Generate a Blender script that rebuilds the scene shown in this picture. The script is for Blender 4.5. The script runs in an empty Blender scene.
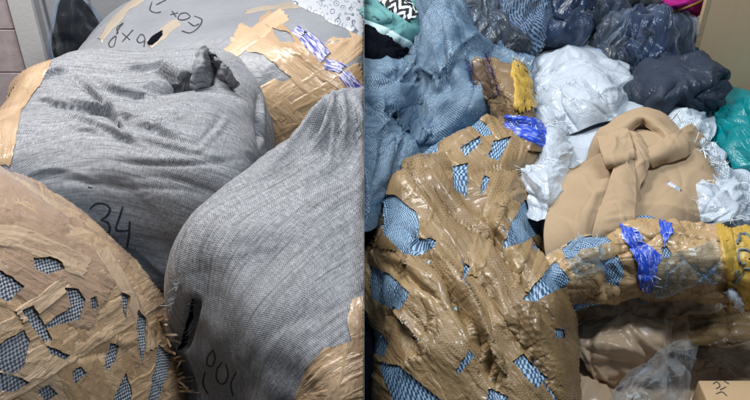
import bpy, math, random
import numpy as np
from mathutils import Vector
from mathutils.bvhtree import BVHTree

# ------------------------------------------------------------------ camera, light, exposure
sc = bpy.context.scene
COL = sc.collection
CAMZ, PITCH, FPX = 1.5, math.radians(36), 800.0       # camera height, downward pitch, focal length in photo pixels
cd = bpy.data.cameras.new('camera'); cam = bpy.data.objects.new('camera', cd); COL.objects.link(cam)
cd.sensor_width = 36; cd.lens = FPX / 750 * 36; cd.shift_x = 11 / 750
cd.clip_start = .05; cd.clip_end = 50
cam.location = (0, 0, CAMZ); cam.rotation_euler = (math.pi / 2 - PITCH, 0, 0)
sc.camera = cam
w = bpy.data.worlds.new('World'); sc.world = w; w.use_nodes = True
w.node_tree.nodes['Background'].inputs[0].default_value = (.80, .88, 1, 1)
w.node_tree.nodes['Background'].inputs[1].default_value = .13
def area(name, loc, target, size, power, col):
    l = bpy.data.lights.new(name, 'AREA'); l.shape = 'RECTANGLE'; l.size, l.size_y = size; l.energy = power; l.color = col
    o = bpy.data.objects.new(name, l); COL.objects.link(o); o.location = loc
    o.rotation_euler = (Vector(target) - Vector(loc)).to_track_quat('-Z', 'Y').to_euler()
area('ceiling_lamp', (-.75, 2.10, 2.6), (-.72, 2.05, .5), (.9, .6), 55, (1, .975, .94))
area('ceiling_lamp', (.60, 1.1, 2.5), (.62, 1.7, .5), (.7, .25), 28, (.88, .95, 1))
area('wall_fill', (-1.35, 2.05, 2.1), (-1.1, 2.62, .4), (.35, .35), 20, (1, .96, .92))  # added fill that brightens the back wall; no lamp known there
sc.view_settings.view_transform = 'Standard'; sc.view_settings.look = 'None'
sc.view_settings.exposure = 0; sc.view_settings.gamma = 1
sc.render.engine = 'CYCLES'
sc.cycles.use_denoising = True
sc.cycles.max_bounces = 8; sc.cycles.transparent_max_bounces = 12
sc.cycles.sample_clamp_indirect = 3; sc.cycles.caustics_reflective = False; sc.cycles.caustics_refractive = False

# ------------------------------------------------------------------ geometry kit
CT, ST = math.cos(PITCH), math.sin(PITCH)
CAM = np.array([0, 0, CAMZ]); FWD = np.array([0, CT, -ST]); UP = np.array([0, ST, CT]); RT = np.array([1., 0, 0])
def ray(px, py):
    px, py = np.asarray(px, float), np.asarray(py, float)
    return FWD + ((px - 364) / FPX)[..., None] * RT - ((py - 200) / FPX)[..., None] * UP
def at_y(px, py, y): d = ray(px, py); return CAM + d * (y / d[..., 1])[..., None]
def at_z(px, py, z): d = ray(px, py); return CAM + d * ((z - CAMZ) / d[..., 2])[..., None]
def pix(P):
    q = np.asarray(P) - CAM; d = q @ FWD
    return 364 + FPX * (q @ RT) / d, 200 - FPX * (q @ UP) / d

def _h(i, j, k, s):
    n = (i * 374761393 + j * 668265263 + k * 2147483647 + s * 1274126177) & 0xffffffff
    n = ((n ^ (n >> 13)) * 1274126177) & 0xffffffff
    n = ((n ^ (n >> 16)) * 2246822519) & 0xffffffff
    return ((n ^ (n >> 15)) & 0xffff) / 32767.5 - 1
def noise(p, s=0):
    p = np.asarray(p, float); f = np.floor(p); t = p - f; t = t * t * t * (t * (t * 6 - 15) + 10)
    i = f.astype(np.int64); r = 0
    for a in (0, 1):
        wa = t[..., 0] if a else 1 - t[..., 0]
        for b in (0, 1):
            wb = t[..., 1] if b else 1 - t[..., 1]
            for c in (0, 1):
                wc = t[..., 2] if c else 1 - t[..., 2]
                r = r + wa * wb * wc * _h(i[..., 0] + a, i[..., 1] + b, i[..., 2] + c, s)
    return r
def fbm(p, s=0, o=4, g=.5):
    r, a = 0, 1
    p = np.asarray(p, float)
    for k in range(o): r = r + a * noise(p * 2 ** k + 7.3 * k, s + k); a *= g
    return r
def ridged(p, s=0, o=3):
    r, a = 0, 1
    for k in range(o): r = r + a * (1 - np.abs(noise(np.asarray(p) * 2 ** k, s + k)) * 2); a *= .5
    return r / 1.75

def _cr(A, n):
    """Catmull-Rom resample along axis 0 to n samples"""
    m = A.shape[0]; u = np.linspace(0, m - 1, n); i = np.minimum(u.astype(int), m - 2); t = (u - i).reshape((-1,) + (1,) * (A.ndim - 1))
    Pd = np.concatenate([2 * A[:1] - A[1:2], A, 2 * A[-1:] - A[-2:-1]])
    p0, p1, p2, p3 = Pd[i], Pd[i + 1], Pd[i + 2], Pd[i + 3]
    return .5 * (2 * p1 + (p2 - p0) * t + (2 * p0 - 5 * p1 + 4 * p2 - p3) * t ** 2 + (3 * p1 - p0 - 3 * p2 + p3) * t ** 3)
def resample(A, n, m):
    A = _cr(np.asarray(A, float), n); return _cr(A.swapaxes(0, 1), m).swapaxes(0, 1)
def normals(P):
    n = np.cross(np.gradient(P, axis=1), np.gradient(P, axis=0)); return n / (np.linalg.norm(n, axis=-1, keepdims=True) + 1e-12)
def facing(P, out=None):
    """normals pointing away from the surface's inside (given as a reference point) or up"""
    n = normals(P); c = P - out if out is not None else np.array([0, -.5, 1.])
    return n if (n * c).sum() > 0 else -n
def _pj(A, B, L, k):
    d = B - A; l = np.sqrt((d * d).sum(-1)) + 1e-9
    c = ((.5 * k) * (1 - L / l))[..., None] * d; A += c; B -= c
def crumple(P, ex=1.06, ey=1.06, lo=-.01, hi=.03, it=60, bend=.3, seed=0, wl=.06, amp=None, pin=True, inside=None, tan=.5, pull=.01):
    """cloth with slack (ex, ey > 1) relaxed inside a thin band over the surface P: it buckles into folds"""
    N = facing(P, inside); n, m = P.shape[:2]
    amp = (hi - lo) * .5 if amp is None else amp
    X = P + N * (amp * fbm(P / wl + seed * 3.1, seed, 2))[..., None] + N * ((lo + hi) / 2)
    D = lambda a, b: np.sqrt(((a - b) ** 2).sum(-1))
    e2 = (ex + ey) / 2; G = []
    for s in (0, 1):
        G.append((np.s_[s:n-1:2], np.s_[s+1:n:2], ex, .9)); 
        G.append((np.s_[:, s:m-1:2], np.s_[:, s+1:m:2], ey, .9))
        G.append((np.s_[s:n-1:2, :-1], np.s_[s+1:n:2, 1:], e2, .4)); G.append((np.s_[s:n-1:2, 1:], np.s_[s+1:n:2, :-1], e2, .4))
    for s in range(4):
        G.append((np.s_[s:n-2:4], np.s_[s+2:n:4], ex, bend)); G.append((np.s_[:, s:m-2:4], np.s_[:, s+2:m:4], ey, bend))
    G = [(a, b, D(P[a], P[b]) * e, k) for a, b, e, k in G]
    cell = np.median(D(P[1:], P[:-1]))
    for q in range(it):
        for a, b, L, k in G: _pj(X[a], X[b], L, k)
        dv = X - P; d = (dv * N).sum(-1, keepdims=True); tn = dv - d * N
        tl = np.sqrt((tn * tn).sum(-1, keepdims=True)) + 1e-9
        tn = tn * np.minimum(1, tan * 4 * cell / tl) * (1 - pull)
        X = P + N * np.clip(d, lo, hi) + tn
        if pin: X[0], X[-1], X[:, 0], X[:, -1] = P[0], P[-1], P[:, 0], P[:, -1]
    return X
def smooth(X, k=1):
    for _ in range(k):
        Y = X.copy(); Y[1:-1] = (X[:-2] + 2 * X[1:-1] + X[2:]) / 4; X = Y.copy()
        X[:, 1:-1] = (Y[:, :-2] + 2 * Y[:, 1:-1] + Y[:, 2:]) / 4
    return X
def creases(X, uv, n, L=.25, amp=.005, wd=.008, ang=None, spread=25, seed=0, inside=None, mask=None, sign=0):
    """long sharp fold lines pressed into a cloth: each a bent ridge or groove in the cloth's own coordinates"""
    rd = np.random.RandomState(seed); N = facing(X, inside); h = np.zeros(X.shape[:2]); lo, hi = uv.reshape(-1, 2).min(0), uv.reshape(-1, 2).max(0)
    for i in range(n):
        c = lo + (hi - lo) * rd.rand(2); a = rd.rand() * math.pi if ang is None else math.radians(ang + rd.randn() * spread); l = L * rd.uniform(.4, 1.3); w_ = wd * rd.uniform(.5, 1.6)
        q = uv - c; u = q[..., 0] * math.cos(a) + q[..., 1] * math.sin(a); v = -q[..., 0] * math.sin(a) + q[..., 1] * math.cos(a)
        v = v + rd.randn() * 1.2 * u * u + .004 * np.sin(u * rd.uniform(25, 60) + rd.rand() * 6)
        s = (1 if rd.rand() < .55 else -1) if sign == 0 else sign
        env = np.clip(1 - (2 * u / l) ** 2, 0, 1); sk = np.where(v > 0, w_, w_ * rd.uniform(.35, 1))
        h += s * amp * rd.uniform(.3, 1.2) * env * np.exp(-np.abs(v) / sk)
    if mask is not None: h = h * mask
    return X + N * h[..., None]
def pfolds(X, lst, inside=None):
    """folds along given lines (photo pixels locate them on the cloth): x0, y0, x1, y1, depth, half width, bow; a groove with a raised lip on its far side"""
    px, py = pix(X); N = facing(X, inside); h = np.zeros(px.shape)
    for x0, y0, x1, y1, dep, wd, bow in lst:
        L = math.hypot(x1 - x0, y1 - y0); u = ((px - x0) * (x1 - x0) + (py - y0) * (y1 - y0)) / L ** 2
        v = ((py - y0) * (x1 - x0) - (px - x0) * (y1 - y0)) / L + bow * np.sin(np.clip(u, 0, 1) * math.pi); env = np.clip(np.minimum(u, 1 - u) * 4, 0, 1)
        h += env * dep * (-np.exp(-np.abs(v) / wd * 1.2) + .6 * np.exp(-((v + 2.4 * wd) / (1.5 * wd)) ** 2))
    return X + N * h[..., None]
def dome(n, c, a, b, h, e=2.6, k=2.6, rot=0, zb=0.):
    """sack-like body standing on z = zb: square cloth grid mapped onto a super-elliptic dome by arc length"""
    s, t = np.meshgrid(np.linspace(-1, 1, n), np.linspace(-1, 1, n), indexing='xy')
    x = s * np.sqrt(1 - t * t / 2); y = t * np.sqrt(1 - s * s / 2); rho = np.minimum(np.hypot(x, y), 1); ph = np.arctan2(y, x)
    th = np.linspace(0, math.pi / 2, 400); r = np.sin(th) ** (2 / k); z = np.cos(th) ** (2 / k)
    al = np.concatenate([[0], np.cumsum(np.hypot(np.diff(r) * (a + b) / 2, np.diff(z) * h))]); al /= al[-1]
    f = np.interp(rho, al, r); g = np.interp(rho, al, z)
    R = (np.abs(np.cos(ph) / a) ** e + np.abs(np.sin(ph) / b) ** e) ** (-1 / e)
    X, Y = R * f * np.cos(ph), R * f * np.sin(ph); cr, sr = math.cos(rot), math.sin(rot)
    return np.stack([c[0] + X * cr - Y * sr, c[1] + X * sr + Y * cr, zb + h * g], -1)
def arc(P):
    """cloth coordinates in metres"""
    du = np.linalg.norm(np.diff(P, axis=1), axis=-1).mean(0); dv = np.linalg.norm(np.diff(P, axis=0), axis=-1).mean(1)
    u = np.concatenate([[0], np.cumsum(du)]); v = np.concatenate([[0], np.cumsum(dv)])
    return np.stack(np.meshgrid(u, v), -1)
def side(P, s):
    P = P.copy(); P[..., 0] = np.minimum(P[..., 0], -.0007) if s < 0 else np.maximum(P[..., 0], .0007); return P

# ------------------------------------------------------------------ objects
def tag(o, label=None, cat=None, group=None, kind=None):
    for k, v in (('label', label), ('category', cat), ('group', group), ('kind', kind)):
        if v: o[k] = v
    return o
def thing(name, label, cat, loc=(0, 0, 0), group=None):
    o = bpy.data.objects.new(name, None); COL.objects.link(o); o.location = loc; o.empty_display_size = .05
    return tag(o, label, cat, group)
def root_of(p):
    v = np.zeros(3)
    while p is not None: v = v + np.array(p.location); p = p.parent
    return v
def mesh_obj(name, V, F, mat, parent=None, uv=None, smooth_=True, thick=0):
    V = np.asarray(V, float).reshape(-1, 3) - root_of(parent)
    me = bpy.data.meshes.new(name); F = F.tolist() if hasattr(F, 'tolist') else F
    me.from_pydata(V.tolist(), [], F)
    if uv is not None:
        l = me.uv_layers.new(name='UVMap'); vi = np.empty(len(me.loops), np.int32); me.loops.foreach_get('vertex_index', vi)
        l.data.foreach_set('uv', np.asarray(uv, np.float32).reshape(-1, 2)[vi].ravel())
    if smooth_: me.polygons.foreach_set('use_smooth', np.ones(len(me.polygons), bool))
    me.materials.append(mat); me.update()
    o = bpy.data.objects.new(name, me); COL.objects.link(o)
    if parent is not None: o.parent = parent
    if thick:
        md = o.modifiers.new('thickness', 'SOLIDIFY'); md.thickness = thick; md.offset = 0
    return o
def quads(n, m):
    i = np.arange(n * m).reshape(n, m)
    return np.stack([i[:-1, :-1], i[:-1, 1:], i[1:, 1:], i[1:, :-1]], -1).reshape(-1, 4)
def sheet(name, P, mat, parent=None, uv=None, thick=0, drop=None):
    n, m = P.shape[:2]; F = quads(n, m)
    if drop is not None: F = F[~drop.reshape(-1)[F].any(1)]
    return mesh_obj(name, P, F, mat, parent, arc(P) if uv is None else uv, True, thick)
def pillow(name, P, c, flat, mat, parent=None):
    """closed body: wrinkled upper grid + flattened mirror below (P built on z = c.z), returned as world points"""
    n = P.shape[0]; Q = P.copy(); Q[..., 2] = c[2] - (P[..., 2] - c[2]) * flat
    return P, Q
def bvh_of(P):
    n, m = P.shape[:2]; return BVHTree.FromPolygons(P.reshape(-1, 3).tolist(), quads(n, m).tolist())
def inpoly(x, y, poly):
    r = np.zeros(np.shape(x), bool); q = poly[-1]
    for p in poly:
        if p[1] != q[1]:
            c = ((p[1] > y) != (q[1] > y)) & (x < (q[0] - p[0]) * (y - p[1]) / (q[1] - p[1]) + p[0]); r ^= c
        q = p
    return r
_CAMV = Vector(CAM)
def cast(tree, X, Y, off):
    n = X.size; P = np.full((n, 3), np.nan); N = np.zeros((n, 3)); D = ray(X.ravel(), Y.ravel())
    for i in range(n):
        h = tree.ray_cast(_CAMV, Vector(D[i]))
        if h[0] is not None:
            nn = h[1] if h[1].dot(Vector(D[i])) < 0 else -h[1]
            P[i] = h[0]; N[i] = nn
    return P.reshape(X.shape + (3,)), N.reshape(X.shape + (3,))
def torn(poly):
    """an outline roughened as torn or cut tape is"""
    A = np.array(poly, float); R = []
    for a, b in zip(A, np.roll(A, -1, 0)):
        k = max(2, int(np.hypot(*(b - a)) / 2.2)); R += [a + (b - a) * i / k for i in range(k)]
    R = np.array(R); q = np.stack([R[:, 0] / 5, R[:, 1] / 5, 0 * R[:, 0]], -1); return R + np.stack([noise(q, 3), noise(q + 9, 4)], -1) * .9
_ctr = [0]
def strip(name, tree, pts, width, mat, parent, off=.0012, cut=(), keep=None, rough=.08, bulge=0, wr=.0012, step=1.0, s=None, thick=0, jag=1.5, zgap=.03, limit=None, endcap=0):
    """a band laid onto the body: path and width in photo pixels find where it lies, the body's own surface gives its shape"""
    _ctr[0] += 1; seed = _ctr[0]; pts = np.array(pts, float)
    if len(pts) > 2: pts = _cr(pts, len(pts) * 6)
    L = np.concatenate([[0], np.cumsum(np.hypot(*np.diff(pts, axis=0).T))]); n = max(3, int(L[-1] / step) + 1)
    l = np.linspace(0, L[-1], n); cx, cy = np.interp(l, L, pts[:, 0]), np.interp(l, L, pts[:, 1])
    tx, ty = np.gradient(cx), np.gradient(cy); tl = np.hypot(tx, ty) + 1e-9; nx, ny = -ty / tl, tx / tl
    wd = np.interp(l, np.linspace(0, L[-1], len(np.atleast_1d(width))), np.atleast_1d(width).astype(float))
    m = max(3, int(wd.max() / step) + 1); t = np.linspace(-.5, .5, m)
    e1 = 1 + rough * fbm(np.stack([l / 14, 0 * l + seed, 0 * l], -1), seed, 3); e2 = 1 + rough * fbm(np.stack([l / 14, 0 * l + seed, 0 * l + 9], -1), seed, 3)
    tt = np.where(t[None] < 0, t[None] * e1[:, None], t[None] * e2[:, None]) * wd[:, None]
    shift = (jag * fbm(np.stack([t * m / 2, 0 * t + seed, 0 * t], -1), seed, 3))[None] * (2 * np.linspace(0, 1, n) - 1)[:, None]
    X = cx[:, None] + nx[:, None] * tt + tx[:, None] / tl[:, None] * shift; Y = cy[:, None] + ny[:, None] * tt + ty[:, None] / tl[:, None] * shift
    F = quads(n, m); fx, fy = X.ravel()[F].mean(1), Y.ravel()[F].mean(1); ok = np.ones(len(F), bool)
    for c in cut: ok &= ~inpoly(fx, fy, torn(c))
    if keep is not None: keep = torn(keep); ok &= inpoly(fx, fy, keep)
    Xr, Yr = X.ravel(), Y.ravel(); kept = np.zeros(n * m, bool); kept[F[ok].ravel()] = True; lost = np.zeros(n * m, bool); lost[F[~ok].ravel()] = True
    bi = np.flatnonzero(kept & lost)                      # torn outline: pull the rim onto the tear itself
    if len(bi):
        best = np.full(len(bi), 1e9); bx, by = Xr[bi].copy(), Yr[bi].copy()
        for c in [torn(c) for c in cut] + ([keep] if keep is not None else []):
            A = np.array(c, float); B = np.roll(A, -1, 0); d = B - A
            tt_ = np.clip(((Xr[bi, None] - A[:, 0]) * d[:, 0] + (Yr[bi, None] - A[:, 1]) * d[:, 1]) / (d ** 2).sum(1), 0, 1)
            qx, qy = A[:, 0] + tt_ * d[:, 0], A[:, 1] + tt_ * d[:, 1]; D2 = (qx - Xr[bi, None]) ** 2 + (qy - Yr[bi, None]) ** 2; j = D2.argmin(1); k = np.arange(len(bi))
            g = D2[k, j] < best; best[g] = D2[k, j][g]; bx[g], by[g] = qx[k, j][g], qy[k, j][g]
        g = best < (1.5 * step) ** 2; Xr[bi[g]], Yr[bi[g]] = bx[g], by[g]; X, Y = Xr.reshape(n, m), Yr.reshape(n, m)
    P, N = cast(tree, X, Y, off); bad = np.isnan(P[..., 0])
    P = np.where(bad[..., None], 0, P)
    if limit is not None: bad |= (X > limit) if limit < 370 and parent_left(parent) else (X < limit)
    q = np.stack([l[:, None] / 70 + .25 * t[None] + 0 * X, t[None] * wd[:, None] / 11, 0 * X + seed], -1)
    hgt = off + wr * np.clip(ridged(q, seed), -.2, 1) + bulge * (1 - (2 * t[None]) ** 2)
    edge = np.minimum(1, (.5 - np.abs(t[None])) * m / 1.5 + .15); hgt = hgt * edge
    if endcap: hgt = hgt * np.sqrt(np.clip(np.minimum(l, L[-1] - l) / endcap + .02, 0, 1))[:, None]
    P = P + N * hgt[..., None]
    ok &= ~bad.ravel()[F].any(1)
    Q = P.reshape(-1, 3)[F]; ok &= (np.linalg.norm(Q[:, 0] - Q[:, 2], axis=1) < zgap)
    if ok.sum() < 6: return None
    F = F[ok]; lab = np.arange(n * m)
    while True:                                           # torn right through: each piece is a strip of its own
        mn = lab[F].min(1); new = lab.copy(); np.minimum.at(new, F.ravel(), np.repeat(mn, 4)); new = new[new]
        if (new == lab).all(): break
        lab = new
    uv = np.stack([l[:, None] * .0017 + 0 * X + seed * .37, t[None] * wd[:, None] * .0017 + seed * .11], -1).reshape(-1, 2)
    res = None; fl = lab[F[:, 0]]
    for k in np.unique(fl):
        G = F[fl == k]
        if len(G) < 25 and len(G) < len(F): continue
        used = np.unique(G); mp = np.full(n * m, -1); mp[used] = np.arange(len(used))
        res = mesh_obj(name, P.reshape(-1, 3)[used], mp[G], mat, parent, uv[used], True, thick)
    return res
def parent_left(p): return p is not None and p.location[0] < 0
def cover(name, tree, ang, width, box, mat, parent, cut, keep=None, off0=.001, seed=0, prob=1., lap=.82, **kw):
    """parallel turns of packing tape round a bale"""
    rd = random.Random(seed); x0, y0, x1, y1 = box; cx, cy = (x0 + x1) / 2, (y0 + y1) / 2; R = math.hypot(x1 - x0, y1 - y0) / 2
    a = math.radians(ang); d = (math.cos(a), math.sin(a)); nn = (-d[1], d[0]); o = -R; i = 0
    while o < R:
        wd = width * rd.uniform(.8, 1.15)
        if rd.random() < prob:
            b = rd.uniform(-.08, .08) * R; p = [(cx + nn[0] * (o + b * k) + d[0] * R * k, cy + nn[1] * (o + b * k) + d[1] * R * k) for k in (-1, -.3, .3, 1)]
            strip(name, tree, p, wd, mat, parent, off=off0 + .0005 * (i % 4), cut=cut, keep=keep, **kw)
        o += wd * lap; i += 1
def threads(parent, P, D, mat, n, ln=.03, wd=.0007, seed=0, name='loose_threads'):
    """frayed ends: thin curling ribbons starting along the polyline P, leaving in direction D"""
    rd = np.random.RandomState(seed); P = np.asarray(P, float); D = np.asarray(D, float); V, F = [], []
    for i in range(n):
        u = rd.rand() * (len(P) - 1); k = min(int(u), len(P) - 2); f = u - k; p = P[k] * (1 - f) + P[k + 1] * f; dd = D if D.ndim == 1 else D[k]
        d = dd / np.linalg.norm(dd) + rd.randn(3) * .33; d /= np.linalg.norm(d); l = ln * rd.uniform(.35, 1.2); sd = np.cross(d, rd.randn(3)); sd *= wd / np.linalg.norm(sd)
        cv = rd.randn(3) * .5 + np.array([0, 0, -.4]); b = len(V)
        for j in range(5):
            t = j / 4; q = p + d * l * t + cv * l * t * t * .5; V += [q - sd, q + sd]
        F += [[b + 2 * j, b + 2 * j + 1, b + 2 * j + 3, b + 2 * j + 2] for j in range(4)]
    return tag(mesh_obj(name, V, F, mat, parent), kind='stuff')
def surf(tree, px, py, off=0.):
    P, N = cast(tree, np.array([float(px)]), np.array([float(py)]), 0); return P[0] + N[0] * off

def fringe(t, tree, polys, mat, seed, n=9):
    """short frayed thread ends round the tears in the tape"""
    rd = random.Random(seed); V, F = [], []
    for c in polys:
        for i in range(n):
            k = rd.randrange(len(c)); a, b = np.array(c[k], float), np.array(c[(k + 1) % len(c)], float); f = rd.random(); p = a + (b - a) * f; m_ = np.mean(np.array(c), 0); d = (m_ - p); d = d / (np.hypot(*d) + 1e-6) * rd.uniform(-5, 5) + np.array([rd.uniform(-2, 2), rd.uniform(-2, 2)])
            w_ = np.array([-d[1], d[0]]) / (np.hypot(*d) + 1e-6) * .35; q = [surf(tree, *(p - w_), .003), surf(tree, *(p + w_), .003), surf(tree, *(p + d + w_ * .6), .006), surf(tree, *(p + d - w_ * .6), .006)]
            if np.isnan(q).any() or np.linalg.norm(q[0] - q[2]) > .03: continue
            F.append(list(range(len(V), len(V) + 4))); V += q
    tag(mesh_obj('frayed_threads', V, F, mat, t, np.random.RandomState(seed).rand(len(V), 2)), kind='stuff')

# ------------------------------------------------------------------ materials
class NT:
    def __init__(s, name):
        s.m = bpy.data.materials.new(name); s.m.use_nodes = True; s.t = s.m.node_tree; s.b = s.t.nodes['Principled BSDF']; s.out = s.t.nodes['Material Output']
    def n(s, ty, props=None, **inp):
        x = s.t.nodes.new('ShaderNode' + ty)
        for k, v in (props or {}).items(): setattr(x, k, v)
        for k, v in inp.items(): s.set(x, k, v)
        return x
    def set(s, x, k, v):
        i = x.inputs[int(k[1:])] if k[0] == '_' and k[1:].isdigit() else x.inputs[k.replace('_', ' ')]
        if hasattr(v, 'is_linked') or isinstance(v, bpy.types.NodeSocket): s.t.links.new(v, i)
        else: i.default_value = v
    def math(s, op, a, b=0., c=0.): return s.n('Math', {'operation': op}, _0=a, _1=b, _2=c).outputs[0]
    def uv(s, sx=1, sy=1): return s.n('Mapping', _0=s.n('UVMap').outputs[0], _3=(sx, sy, 1)).outputs[0]
    def obj(s): return s.n('TexCoord').outputs['Object']
    def noise(s, v, sc_, det=3, rough=.55, dist=0): return s.n('TexNoise', Vector=v, Scale=sc_, Detail=det, Roughness=rough, Distortion=dist).outputs[0]
    def ramp(s, f, *st):
        r = s.n('ValToRGB', Fac=f); e = r.color_ramp.elements
        while len(e) < len(st): e.new(.5)
        for i, (p, c) in enumerate(st): e[i].position = p; e[i].color = (c, c, c, 1) if np.isscalar(c) else (*c, 1)
        return r.outputs[0]
    def mix(s, f, a, b, bl='MIX'):
        x = s.n('Mix', {'data_type': 'RGBA', 'blend_type': bl})
        for i, v in ((0, f), (6, a), (7, b)):
            if isinstance(v, bpy.types.NodeSocket): s.t.links.new(v, x.inputs[i])
            else: x.inputs[i].default_value = (*v, 1) if not np.isscalar(v) and len(v) == 3 else v
        return x.outputs[2]
    def bump(s, h, d, st=1., nrm=None):
        x = s.n('Bump', Height=h, Distance=d, Strength=st)
        if nrm is not None: s.set(x, 'Normal', nrm)
        return x.outputs[0]
    def p(s, **k):
        for a, v in k.items():
            if not isinstance(v, bpy.types.NodeSocket) and not np.isscalar(v) and len(v) == 3: v = (*v, 1)
            s.set(s.b, a, v)
        return s.m
def weave_val(t, per, wob=.25):
    """flat-tape plain weave: 0 in the gaps, 1 on the threads"""
    u = t.n('UVMap').outputs[0]; nz = t.n('TexNoise', Vector=u, Scale=60., Detail=3.).outputs[1]
    uu = t.n('VectorMath', {'operation': 'MULTIPLY_ADD'}, _0=nz, _1=(per * wob * 4,) * 3, _2=u).outputs[0]
    sp = t.n('SeparateXYZ', Vector=uu); k = 2 * math.pi / per
    a = t.math('SINE', t.math('MULTIPLY', sp.outputs[0], k)); b = t.math('SINE', t.math('MULTIPLY', sp.outputs[1], k * .62))
    return t.math('MULTIPLY_ADD', t.math('MULTIPLY', a, b), .5, .5), uu
def mat_sack(name, lo, hi, per, dirt=(.3, .3, .32), dirt_shades=(4.2, .5), lohi=(.30, .72), fade=.35, rough=.55, spk=1.3, wv=1., dk=.25, stf=.38):
    t = NT(name); v, u = weave_val(t, per)
    wa = t.noise(t.uv(420, 90), 1., 3, .65); we = t.noise(t.uv(80, 460), 1., 3, .65); sp = t.mix(t.ramp(v, (.4, 0), (.6, 1)), wa, we)
    f = t.math('ADD', t.math('MULTIPLY_ADD', v, wv, .5 - wv / 2), t.math('MULTIPLY', t.math('SUBTRACT', sp, .5), spk))
    big = t.noise(t.uv(), 7., 4); f2 = t.ramp(f, (lohi[0], 0), (lohi[1], 1)); f3 = t.mix(t.ramp(big, (.35, 0), (.75, fade)), f2, (.6, .6, .6))
    st = t.noise(t.uv(14, 260), 1., 3); c = t.mix(f3, lo, hi); c = t.mix(t.ramp(st, (.4, 0), (.75, stf)), c, hi); c = t.mix(t.ramp(t.noise(t.uv(7, 190), 1., 4, .65), (.5, 0), (.70, dk)), c, lo)
    c = t.mix(t.ramp(t.noise(t.uv(), dirt_shades[0], 5), (.48, 0), (.68, dirt_shades[1])), c, dirt)
    n1 = t.bump(t.math('ADD', t.math('MULTIPLY', v, .6), t.math('MULTIPLY', sp, .8)), .0011, .8); n2 = t.bump(t.noise(t.uv(), 38, 4, .6, .6), .003, .5, n1)
    return t.p(Base_Color=c, Roughness=rough, Normal=n2, Specular_IOR_Level=.42)
def mat_tape(name, col, dark, per=.0052, rough=.28, imprint=.35, hue=.35, ib=.0006):
    t = NT(name); v, u = weave_val(t, per)
    rnd = t.n('ObjectInfo').outputs['Random']
    c = t.mix(t.math('MULTIPLY', rnd, hue), col, dark)
    c = t.mix(t.ramp(t.noise(t.uv(), 16, 4), (.45, 0), (.75, .45)), c, dark)
    zone = t.ramp(t.noise(t.uv(1, 1), 9., 3), (.44, 0), (.60, 1)); imp = t.math('MULTIPLY', t.math('MULTIPLY', zone, t.ramp(v, (.12, 1), (.42, 0))), imprint)
    c = t.mix(imp, c, tuple(x * .30 for x in dark))
    c = t.mix(t.math('MULTIPLY', t.math('MULTIPLY', zone, t.ramp(v, (.6, 0), (.95, 1))), imprint * .5), c, tuple(min(1, x * 1.35) for x in col))
    n1 = t.bump(t.math('MULTIPLY', v, zone), ib, .8)
    cr = t.n('TexVoronoi', {'feature': 'DISTANCE_TO_EDGE'}, Vector=t.n('VectorMath', {'operation': 'ADD'}, _0=t.uv(14, 34), _1=t.n('TexNoise', Vector=t.uv(), Scale=30., Detail=2.).outputs[1]).outputs[0], Scale=1.).outputs[0]
    n2 = t.bump(t.ramp(cr, (0, 1), (.16, 0)), .0012, .7, n1)
    n3 = t.bump(t.noise(t.uv(12, 60), 1., 5, .62, 1.4), .0042, .8, n2)
    return t.p(Base_Color=c, Roughness=t.ramp(t.noise(t.uv(), 30, 3), (.3, rough), (.8, rough + .2)), Normal=n3, Specular_IOR_Level=.5, Coat_Weight=.3, Coat_Roughness=.12)
def mat_cloth(name, col, col2=None, rough=.85, nap=420, wrink=.003, spec=.2, coat=0.):
    t = NT(name); c = t.mix(t.noise(t.uv(), 18, 4), col, col2 or tuple(x * .8 for x in col))
    c = t.mix(t.math('MULTIPLY', t.noise(t.uv(nap, nap), 1., 2), .3), c, tuple(x * .6 for x in col))
    n = t.bump(t.noise(t.uv(nap, nap), 1., 2), .0006, .5); n = t.bump(t.noise(t.uv(), 30, 4, .6, .8), wrink, .6, n)
    return t.p(Base_Color=c, Roughness=rough, Normal=n, Specular_IOR_Level=spec, Coat_Weight=coat, Coat_Roughness=.12, Coat_Normal=t.bump(t.noise(t.uv(30, 12), 1., 4, .6, 1.5), .012, .9))
def mat_film(name, tint=(.85, .92, 1), haze=.06, rough=.12, milk=(.8, .86, .92), cr=26, fm=.8, cap=.9, strk=(25, 25)):
    """clear polythene: see-through with milky streaks painted as highlights and glossy reflections"""
    t = NT(name); nz = t.noise(t.uv(), cr, 4, .65, 1.5)
    n1 = t.bump(nz, .006, .9)
    t.p(Base_Color=milk, Roughness=rough, Normal=n1, Specular_IOR_Level=.9)
    tr = t.n('BsdfTransparent', Color=(*tint, 1)); fr = t.n('Fresnel', IOR=1.45, Normal=n1).outputs[0]
    f = t.math('MINIMUM', t.math('ADD', t.math('MULTIPLY', fr, fm), t.math('MULTIPLY', t.ramp(t.noise(t.uv(*strk), 1., 4, .6, .6), (.58, 0), (.74, 1)), haze)), cap)  # pale streaks mixed in where the folds would catch highlights
    mx = t.n('MixShader', _0=f, _1=tr.outputs[0], _2=t.b.outputs[0]); t.t.links.new(mx.outputs[0], t.out.inputs[0]); return t.m
def mat_plain(name, col, rough=.6, spec=.4, var=.25, scale=20, bump=.002, bs=40):
    t = NT(name); c = t.mix(t.noise(t.uv(), scale, 4), col, tuple(x * (1 - var) for x in col))
    return t.p(Base_Color=c, Roughness=rough, Specular_IOR_Level=spec, Normal=t.bump(t.noise(t.uv(), bs, 4, .6, 1.), bump, .8))
M = {}
M['grey'] = mat_sack('grey_woven_sack', (.054, .058, .068), (.43, .445, .48), .0026, (.17, .172, .185), lohi=(.2, .86), spk=2.3, wv=.6, dk=.7)
M['blue'] = mat_sack('blue_woven_sack', (.006, .035, .12), (.36, .55, .71), .0050, (.02, .07, .16), lohi=(.42, .66), fade=.1, stf=.08, spk=1.)
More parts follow.
